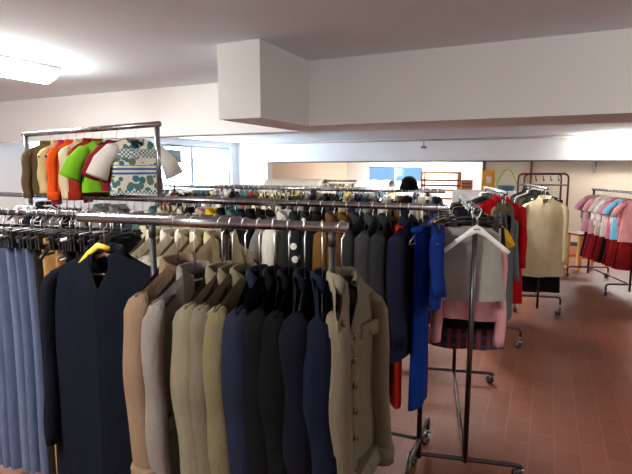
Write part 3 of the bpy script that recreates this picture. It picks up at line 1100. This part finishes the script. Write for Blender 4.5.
# children's clothes on the raised rail
K = Rail(B.p0 + B.d * 1.914, B.p0 + B.d * 3.20, HU, 'near post', 'raised rail')
K.tilt = -.027
g = 'clothes on the raised rail'
FISH = fish_print()
def kid(s, kind, rgb, nm, mat=None, srgb=None, W_=.19, L=.55, dy=0.0, sl=.40, zt=-.08, vd=0.0, T=.035, buttons=0, hk='black'):
    sp = spec_jacket(kind, rgb, nm, L=L, vd=vd, T=T, Wd=W_, zt=zt, slope=.05, seed=int(s * 100), buttons=buttons, mat=mat, sleeves_rgb=srgb, sl=sl, fwd=.03)
    return hang_near(K, s, sp, hk, g, dyaw=dy)
kid(.19, 'tee', (232, 228, 210), 'cream fish-print t-shirt', FISH, (232, 228, 218), .175, .385, -.38)
kid(.36, 'tee', (140, 40, 52), 'dark pink t-shirt', None, None, .13, .36, -.1)
kid(.50, 'tee', (136, 208, 50), 'bright lime green t-shirt', None, None, .145, .37, -.25)
kid(.59, 'blouson', (150, 42, 30), 'dark red cardigan', None, None, .15, .38, -.2, .36, vd=.12)
kid(.67, 'shirt', (222, 208, 172), 'cream shirt', None, None, .15, .37, -.3, .36, vd=.1)
kid(.76, 'blouson', (226, 84, 30), 'bright orange jacket', None, None, .165, .38, -.45, .36, vd=.12)
kid(.84, 'shirt', (176, 60, 100), 'raspberry blouse', None, None, .11, .385, -.2)
kid(.90, 'shirt', (206, 184, 132), 'sand coloured blouse', None, None, .14, .36, -.3, .32, vd=.1)
kid(1.02, 'shirt', (98, 84, 58), 'brown corduroy shirt', None, None, .165, .385, -.55, .35, vd=.08, buttons=4)

# ------------------------------------------------------------------ middle racks behind
def fill(rail, s0, s1, step, kinds, g, pal, hks=('far_black', 'far_wire', 'far_wire', 'far_clip'), jit=.14, special=None):
    s = s0
    while s < s1:
        c = RND.choice(pal)
        m, nm = None, c[1]
        if special:
            for a, b_, mm, nn in special:
                if a < s < b_:
                    m, nm = mm, nn
        hang_far(rail, s, RND.choice(kinds), c[0], nm, RND.randrange(3), RND.choice(hks), g, m, RND.uniform(-jit, jit))
        s += step * RND.uniform(.9, 1.12)

C1 = Rail((1.24, 4.80), (-1.95, 6.39), 1.5, 'aisle end', 'second middle rack')
make_rack('clothes_rack', 'chrome clothes rack of mixed shirts behind the raised-rail rack', C1.p0, C1.p1, 1.5, [.15, 1.8, 3.42], sleeve_at=(.5, 2.6), over=.02)
fill(C1, .05, 3.5, .072, ['shirt', 'shirt', 'jacket', 'tee'], 'garments on the second middle rack', MIX, special=[(1.7, 2.05, STRIPE, 'cream and brown striped')])
C2 = Rail((1.50, 5.98), (-1.55, 7.45), 1.47, 'aisle end', 'third middle rack')
make_rack('clothes_rack', 'chrome clothes rack third back, before the left windows', C2.p0, C2.p1, 1.47, [.15, 1.7, 3.24], over=.02)
fill(C2, .05, 3.35, .075, ['shirt', 'jacket', 'tee'], 'garments on the third middle rack', MIX)
C3 = Rail((1.15, 7.45), (-.85, 8.40), 1.53, 'aisle end', 'furthest middle rack')
make_rack('clothes_rack', 'furthest chrome clothes rack, with a cream dust cover', C3.p0, C3.p1, 1.53, [.15, 2.06], over=.02)
fill(C3, .05, 2.15, .085, ['shirt', 'jacket'], 'garments on the furthest middle rack', MIX + [MIX[2], MIX[6]])

def drape(rail, s0, s1, wd, drop, rgb, name, label, cat, lift=.02):
    mb = MB().mat(fabric(rgb))
    n, m = 14, 12
    vs = []
    for i in range(n):
        s = s0 + (s1 - s0) * i / (n - 1)
        for j in range(m):
            q = -1 + 2 * j / (m - 1)
            y = wd * math.sin(q * 1.45)
            z = lift - drop * (abs(q) ** 1.8) + .006 * math.sin(s * 31 + j)
            p = rail.p0 + rail.d * s + Vector((-rail.d.y, rail.d.x)) * y
            vs.append((p.x, p.y, rail.h + z))
    fs = [(i * m + j, i * m + j + 1, (i + 1) * m + j + 1, (i + 1) * m + j) for i in range(n - 1) for j in range(m - 1)]
    mb.add(vs, fs)
    o = link(name, mb.mesh(name))
    md = o.modifiers.new('thick', 'SOLIDIFY'); md.thickness = .004
    return tag(o, label, cat)
drape(C3, 1.10, 2.15, .22, .16, (226, 216, 196), 'dust_cover', 'cream dust cover over the far end of the furthest middle rack', 'cover')
drape(C3, 0.0, 0.55, .24, .20, (238, 234, 226), 'sheet', 'white sheet draped over the furthest middle rack before the rear window', 'sheet')

# black cap on the second rack
p = C1.at(.34)
t = thing('cap', 'black knitted cap sitting on top of the second middle rack', 'cap', (p[0], p[1], 1.517), C1.rz)
mb = MB().mat(fabric((14, 13, 14)))
mb.tube([(0, 0, 0), (0, 0, .03), (0, 0, .09), (0, 0, .125), (0, 0, .135)], [.085, .088, .075, .045, .01], 14)
part('crown', mb, t)
mb = MB().mat(fabric((18, 17, 18))); mb.tube([(0, 0, .0), (0, 0, .004), (0, 0, .032), (0, 0, .036)], [.086, .093, .093, .088], 14); part('brim', mb, t)

# ------------------------------------------------------------------ aisle rack with the white hanger, grey skirt and pink cardigan
D = Rail((.842, 2.56), (1.142, 3.88), 1.51, 'front post', 'aisle rack')
make_rack('clothes_rack', 'steel rolling rack by the aisle with the white hanger on its front post', D.p0, D.p1, 1.51, [.03, 1.3], metal=STEEL, footlen=.60, footz=.088, over=.0)
pw = D.at(-.005)
place_hanger('white', .085, (pw[0] + .002, pw[1] - .004, 1.51), D.rz, 'empty white plastic hanger hung on the front post of the aisle rack', None)
g = 'garments on the aisle rack'
def skirt_near(rail, s, W0, W1, L, rgb, nm, hk, zt, mat=None, xo=0.0, fold=.007, dyaw=0.0, T=.03):
    rail.n += 1
    rz = rail.rz + dyaw
    t = thing('skirt', f"{nm}, {ordinal(rail.n)} from the {rail.frm} of the {rail.phrase}", 'skirt', rail.at(s), rz, g)
    place_hanger(hk, -zt - .035, rail.at(s), rz, f"{HK[hk]} holding the {ordinal(rail.n)} garment from the {rail.frm} of the {rail.phrase}", f'hangers on the {rail.phrase}')
    m = mat or fabric(rgb)
    b = MB().mat(m); torso(b, W0, W1, L, T, T + .02, .05, 0, 0, 0, 0, 14, 9, fold, int(s * 100), zt); b.v = [(x + xo, y, z) for x, y, z in b.v]; part('skirt_body', b, t)
    b = MB().mat(m); torso(b, W0 + .003, W0 + .005, .035, T * .6, T, .05, 0, 0, 0, 0, 3, 9, 0, 3, zt + .003); b.v = [(x + xo, y, z) for x, y, z in b.v]; part('waistband', b, t)
    return t
skirt_near(D, .10, .178, .224, .40, (150, 146, 138), 'grey wool skirt', 'clip', -.105, xo=-.04, fold=.006)
sp = spec_jacket('shirt', (206, 150, 154), 'pink knitted cardigan', L=.52, vd=.10, T=.030, Wd=.165, zt=-.13, seed=41, sl=.58, fwd=.0, buttons=0)
hang_near(D, .22, sp, 'black', g)
TART = plaid((34, 24, 28), (150, 34, 44), (60, 50, 92), 110)
skirt_near(D, .29, .15, .19, .62, (14, 14, 16), 'black skirt', 'clip', -.105)
skirt_near(D, .34, .16, .225, .76, (20, 20, 22), 'dark red tartan skirt', 'clip', -.105, TART, fold=.012)
hang_far(D, .54, 'shirt', (30, 30, 34), 'charcoal', 1, 'far_black', g)
for q, (k, rgb, nm) in enumerate([('shirt', (26, 30, 60), 'navy'), ('tee', (216, 172, 36), 'yellow'), ('shirt', (22, 22, 26), 'black'), ('shirt', (130, 112, 84), 'khaki'), ('tee', (40, 60, 130), 'blue'), ('jacket', (20, 20, 24), 'black'), ('shirt', (150, 130, 104), 'beige'), ('jacket', (34, 34, 38), 'charcoal')]):
    hang_far(D, .63 + q * .085, k, rgb, nm, q % 3, 'far_black' if q % 2 else 'far_clip', g, None, RND.uniform(-.15, .15))

# ------------------------------------------------------------------ next aisle rack: red dress
Er = Rail((1.73, 4.46), (2.00, 5.84), 1.5, 'aisle end', 'red-dress rack')
make_rack('clothes_rack', 'dark rolling rack with the long red dress, behind the aisle rack', Er.p0, Er.p1, 1.5, [.13, 1.36], footlen=.44, footz=.20)
g = 'garments on the red-dress rack'
hang_far(Er, .05, 'coat', (104, 110, 114), 'slate grey', 1, 'far_black', g, None, .95, noun='long coat', zoff=-.12)
for q, (s, k, rgb, nm, v) in enumerate([(.14, 'childtop', (120, 104, 80), 'khaki ruffled', 0), (.30, 'coat', (176, 22, 26), 'bright red', 1), (.42, 'dress', (160, 20, 24), 'long red', 0), (.52, 'coat', (62, 62, 50), 'olive', 2),
                                     (.64, 'shirt', (20, 20, 24), 'black', 0), (.75, 'jacket', (24, 26, 44), 'navy', 1), (.86, 'shirt', (40, 40, 44), 'charcoal', 2), (.97, 'jacket', (20, 19, 20), 'black', 0), (1.08, 'shirt', (84, 80, 60), 'olive', 1), (1.2, 'shirt', (200, 190, 170), 'cream', 2)]):
    hang_far(Er, s, k, rgb, nm, v, 'far_black', g, None, .9 if q == 0 else RND.uniform(-.12, .12), noun='dress' if k == 'coat' and 'red' in nm else None)

# ------------------------------------------------------------------ third aisle rack: cream jacket
Fr = Rail((2.60, 5.52), (2.95, 6.95), 1.5, 'aisle end', 'cream-jacket rack')
make_rack('clothes_rack', 'dark rolling rack with the cream jacket hung on its aisle end', Fr.p0, Fr.p1, 1.5, [.16, 1.4], footlen=.50, footz=.22)
g = 'garments on the cream-jacket rack'
sp = spec_jacket('shirt', (206, 188, 152), 'cream linen jacket', L=.92, vd=0.0, T=.05, Wd=.226, zt=-.10, seed=52, sl=.68, fwd=.02, buttons=0)
hang_near(Fr, .10, sp, 'clipwhite', g, dyaw=PI * 0)
for q, (s, k, rgb, nm, v) in enumerate([(.22, 'coat', (24, 22, 24), 'long black', 0), (.33, 'coat', (46, 42, 34), 'dark olive', 1), (.44, 'jacket', (30, 28, 30), 'black', 2), (.56, 'coat', (16, 16, 18), 'black', 0), (.70, 'jacket', (60, 56, 50), 'taupe', 1), (.84, 'shirt', (180, 170, 150), 'stone', 2), (1.0, 'jacket', (40, 40, 46), 'charcoal', 1), (1.18, 'shirt', (24, 26, 44), 'navy', 0)]):
    hang_far(Fr, s, k, rgb, nm, v, 'far_black', g, None, RND.uniform(-.1, .1), zoff=-.14 if q == 0 else 0.0)

# ------------------------------------------------------------------ right rack of pink children's clothes, two tiers
Gr = Rail((4.24, 6.42), (4.34, 7.72), 1.40, 'front end', 'pink rack')
make_rack('clothes_rack', 'two-tier rolling rack of pink children\'s clothes near the partition', Gr.p0, Gr.p1, 1.40, [.05, 1.25], footlen=.62, footz=.17, lower=.98)
g = 'children\'s tops on the pink rack'
PK = [((244, 165, 165), 'pale pink'), ((227, 121, 143), 'rose pink'), ((132, 209, 242), 'light blue'), ((244, 235, 229), 'white'), ((235, 132, 150), 'pink'), ((244, 194, 189), 'pale pink'), ((244, 244, 233), 'off white'), ((244, 205, 205), 'blush'), ((227, 209, 194), 'cream'), ((244, 235, 227), 'white'), ((220, 165, 165), 'dusty pink'), ((165, 139, 128), 'taupe'), ((209, 143, 154), 'rose'), ((121, 134, 161), 'grey blue')]
for q, (rgb, nm) in enumerate(PK):
    hang_far(Gr, .06 + q * .088, 'childtop' if q % 2 else 'tee', rgb, nm, q % 3, 'far_wire' if q % 2 else 'far_black', g, None, RND.uniform(-.45, .25))
Gl = Rail(Gr.p0, Gr.p1, .98, 'front end', 'pink lower rail')
for q in range(10):
    rgb, nm = [((150, 30, 34), 'red'), ((120, 22, 36), 'crimson'), ((166, 40, 30), 'brick red'), ((140, 26, 44), 'dark red'), ((30, 26, 28), 'black')][q % 5]
    hang_far(Gl, .10 + q * .118, 'skirt', rgb, nm, q % 3, 'far_clip', 'skirts on the lower rail of the pink rack', None, RND.uniform(-.25, .25))

# ------------------------------------------------------------------ furniture at the back
t = thing('garment_stand', 'empty brown metal garment stand with small hooks before the partition', 'garment stand', (3.97, 8.62, 0), .02)
hw = .385
for y in (-.12, .12):
    mb = MB().mat(BROWNMET)
    mb.tube(fillet([(-hw, y, .0), (-hw, y, 1.63), (hw, y, 1.63), (hw, y, .0)], .09, 5), .017, 8)
    part('frame', mb, t)
for z in (1.44, .30):
    mb = MB().mat(BROWNMET); mb.tube([(-hw, -.12, z), (hw, -.12, z)], .013, 8); mb.tube([(-hw, -.12, z), (-hw, .12, z)], .011, 8); mb.tube([(hw, -.12, z), (hw, .12, z)], .011, 8)
    part('cross_bar', mb, t)
for k in range(4):
    x = -.2 + k * .13
    mb = MB().mat(BLACKP); mb.tube([(x, -.137, 1.60), (x, -.15, 1.53), (x, -.175, 1.51), (x, -.19, 1.54)], .008, 6); part('hook', mb, t)

t = thing('stool', 'small orange wooden stool between the brown stand and the pink rack', 'stool', (4.53, 8.30, 0), .3)
mb = MB().mat(WOOD_B); mb.bevel_box(-.17, .17, -.15, .15, .60, .635, .008); part('seat', mb, t)
for sx in (-1, 1):
    for sy in (-1, 1):
        mb = MB().mat(WOOD_O); mb.bevel_box(sx * .14 - .025, sx * .14 + .025, sy * .12 - .025, sy * .12 + .025, 0, .60, .005); part('leg', mb, t)
mb = MB().mat(WOOD_O); mb.box(-.12, .12, -.13, -.11, .2, .25); mb.box(-.12, .12, .11, .13, .2, .25); part('stretcher', mb, t)

t = thing('cupboard', 'white cupboard with closed doors against the partition, behind the racks', 'cupboard', (3.42, 9.95, 0), RZ)
mb = MB().mat(WHITEP); mb.bevel_box(-.62, .62, -.2, .22, .06, 1.28, .008); mb.box(-.58, .58, -.16, .2, 0, .06); part('carcass', mb, t)
for s in (-1, 1):
    mb = MB().mat(WHITEP); mb.bevel_box(s * .31 - .295, s * .31 + .295, -.222, -.202, .1, 1.24, .006); dd = part('door', mb, t)
    mb = MB().mat(GREYP); mb.tube(fillet([(s * .05, -.222, .7), (s * .05, -.25, .7), (s * .05, -.25, .85), (s * .05, -.222, .85)], .02), .006, 6); part('handle', mb, dd)
q = Vector((3.42, 9.95)) + Vector((CU, -SU)) * .05
t = thing('carton', 'orange cardboard carton standing on the white cupboard', 'box', (q.x, q.y, 1.281), RZ + .2)
mb = MB().mat(CARD); mb.bevel_box(-.12, .12, -.10, .10, 0, .40, .004); part('box_body', mb, t)
mb = MB().mat(LABELW); mb.box(-.05, .05, -.103, -.1005, .15, .28); part('box_label', mb, t)
q = Vector((3.42, 9.95)) + Vector((CU, -SU)) * .40
t = thing('shopping_basket', 'teal basket with two lime green handles on the white cupboard', 'basket', (q.x, q.y, 1.281), RZ)
mb = MB().mat(plain('teal_plastic', (60, 110, 118), .5))
mb.tube([(0, 0, 0), (0, 0, .01), (0, 0, .10), (0, 0, .105), (0, 0, .02)], [.14, .145, .19, .18, .13], 16, True, .7); part('basket_body', mb, t)
for y in (-.1, .1):
    mb = MB().mat(plain('lime_plastic', (150, 190, 50), .45))
    mb.tube([(-.19 + .4 * k / 10, y, .09 + .34 * math.sin(PI * (k / 10)) ** .8) for k in range(11)], .014, 8); part('handle', mb, t)

# rear room: slatted wooden shelf and box
def ruv(u, v):
    return W(u, v, 0)
t = thing('wooden_shelf', 'orange slatted wooden shelf unit in the bright rear room', 'shelf', ruv(-2.95, 15.5), RZ)
for sx in (-1, 1):
    for sy in (-1, 1):
        mb = MB().mat(WOOD_O); mb.bevel_box(sx * .55 - .03, sx * .55 + .03, sy * .2 - .03, sy * .2 + .03, 0, 1.62, .004); part('post', mb, t)
for z, m in ((.4, WOOD_O), (.8, WOOD_O), (1.06, WOOD_O), (1.20, WOOD_B), (1.36, WOOD_B), (1.585, WOOD_O)):
    mb = MB().mat(m)
    mb.box(-.58, .58, -.25, -.23, z - .03, z + .03)
    for k in range(4):
        mb.box(-.58, .58, -.22 + k * .115, -.15 + k * .115, z - .012, z + .012)
    part('slat_shelf', mb, t)
t = thing('cabinet', 'low white cabinet beside the slatted wooden shelf', 'cabinet', ruv(-1.95, 15.4), RZ)
mb = MB().mat(WHITEP); mb.bevel_box(-.36, .36, -.22, .22, 0, 1.08, .008); part('carcass', mb, t)
mb = MB().mat(WHITEP); mb.bevel_box(-.34, .34, -.24, -.222, .06, 1.05, .005); dd = part('door', mb, t)
mb = MB().mat(GREYP); mb.disc((.28, -.25, .6), (0, 1, 0), .015, .02, 10); part('knob', mb, dd)
t = thing('wooden_crate', 'dark brown wooden crate on the low white cabinet', 'crate', (*ruv(-2.15, 15.4)[:2], 1.081), RZ)
mb = MB().mat(WOOD_B); mb.bevel_box(-.15, .15, -.12, .12, 0, .29, .006); part('crate_body', mb, t)
mb = MB().mat(WOOD_O)
for z in (.05, .14, .23):
    mb.box(-.153, .153, -.126, -.121, z - .012, z + .012)
part('slats', mb, t)
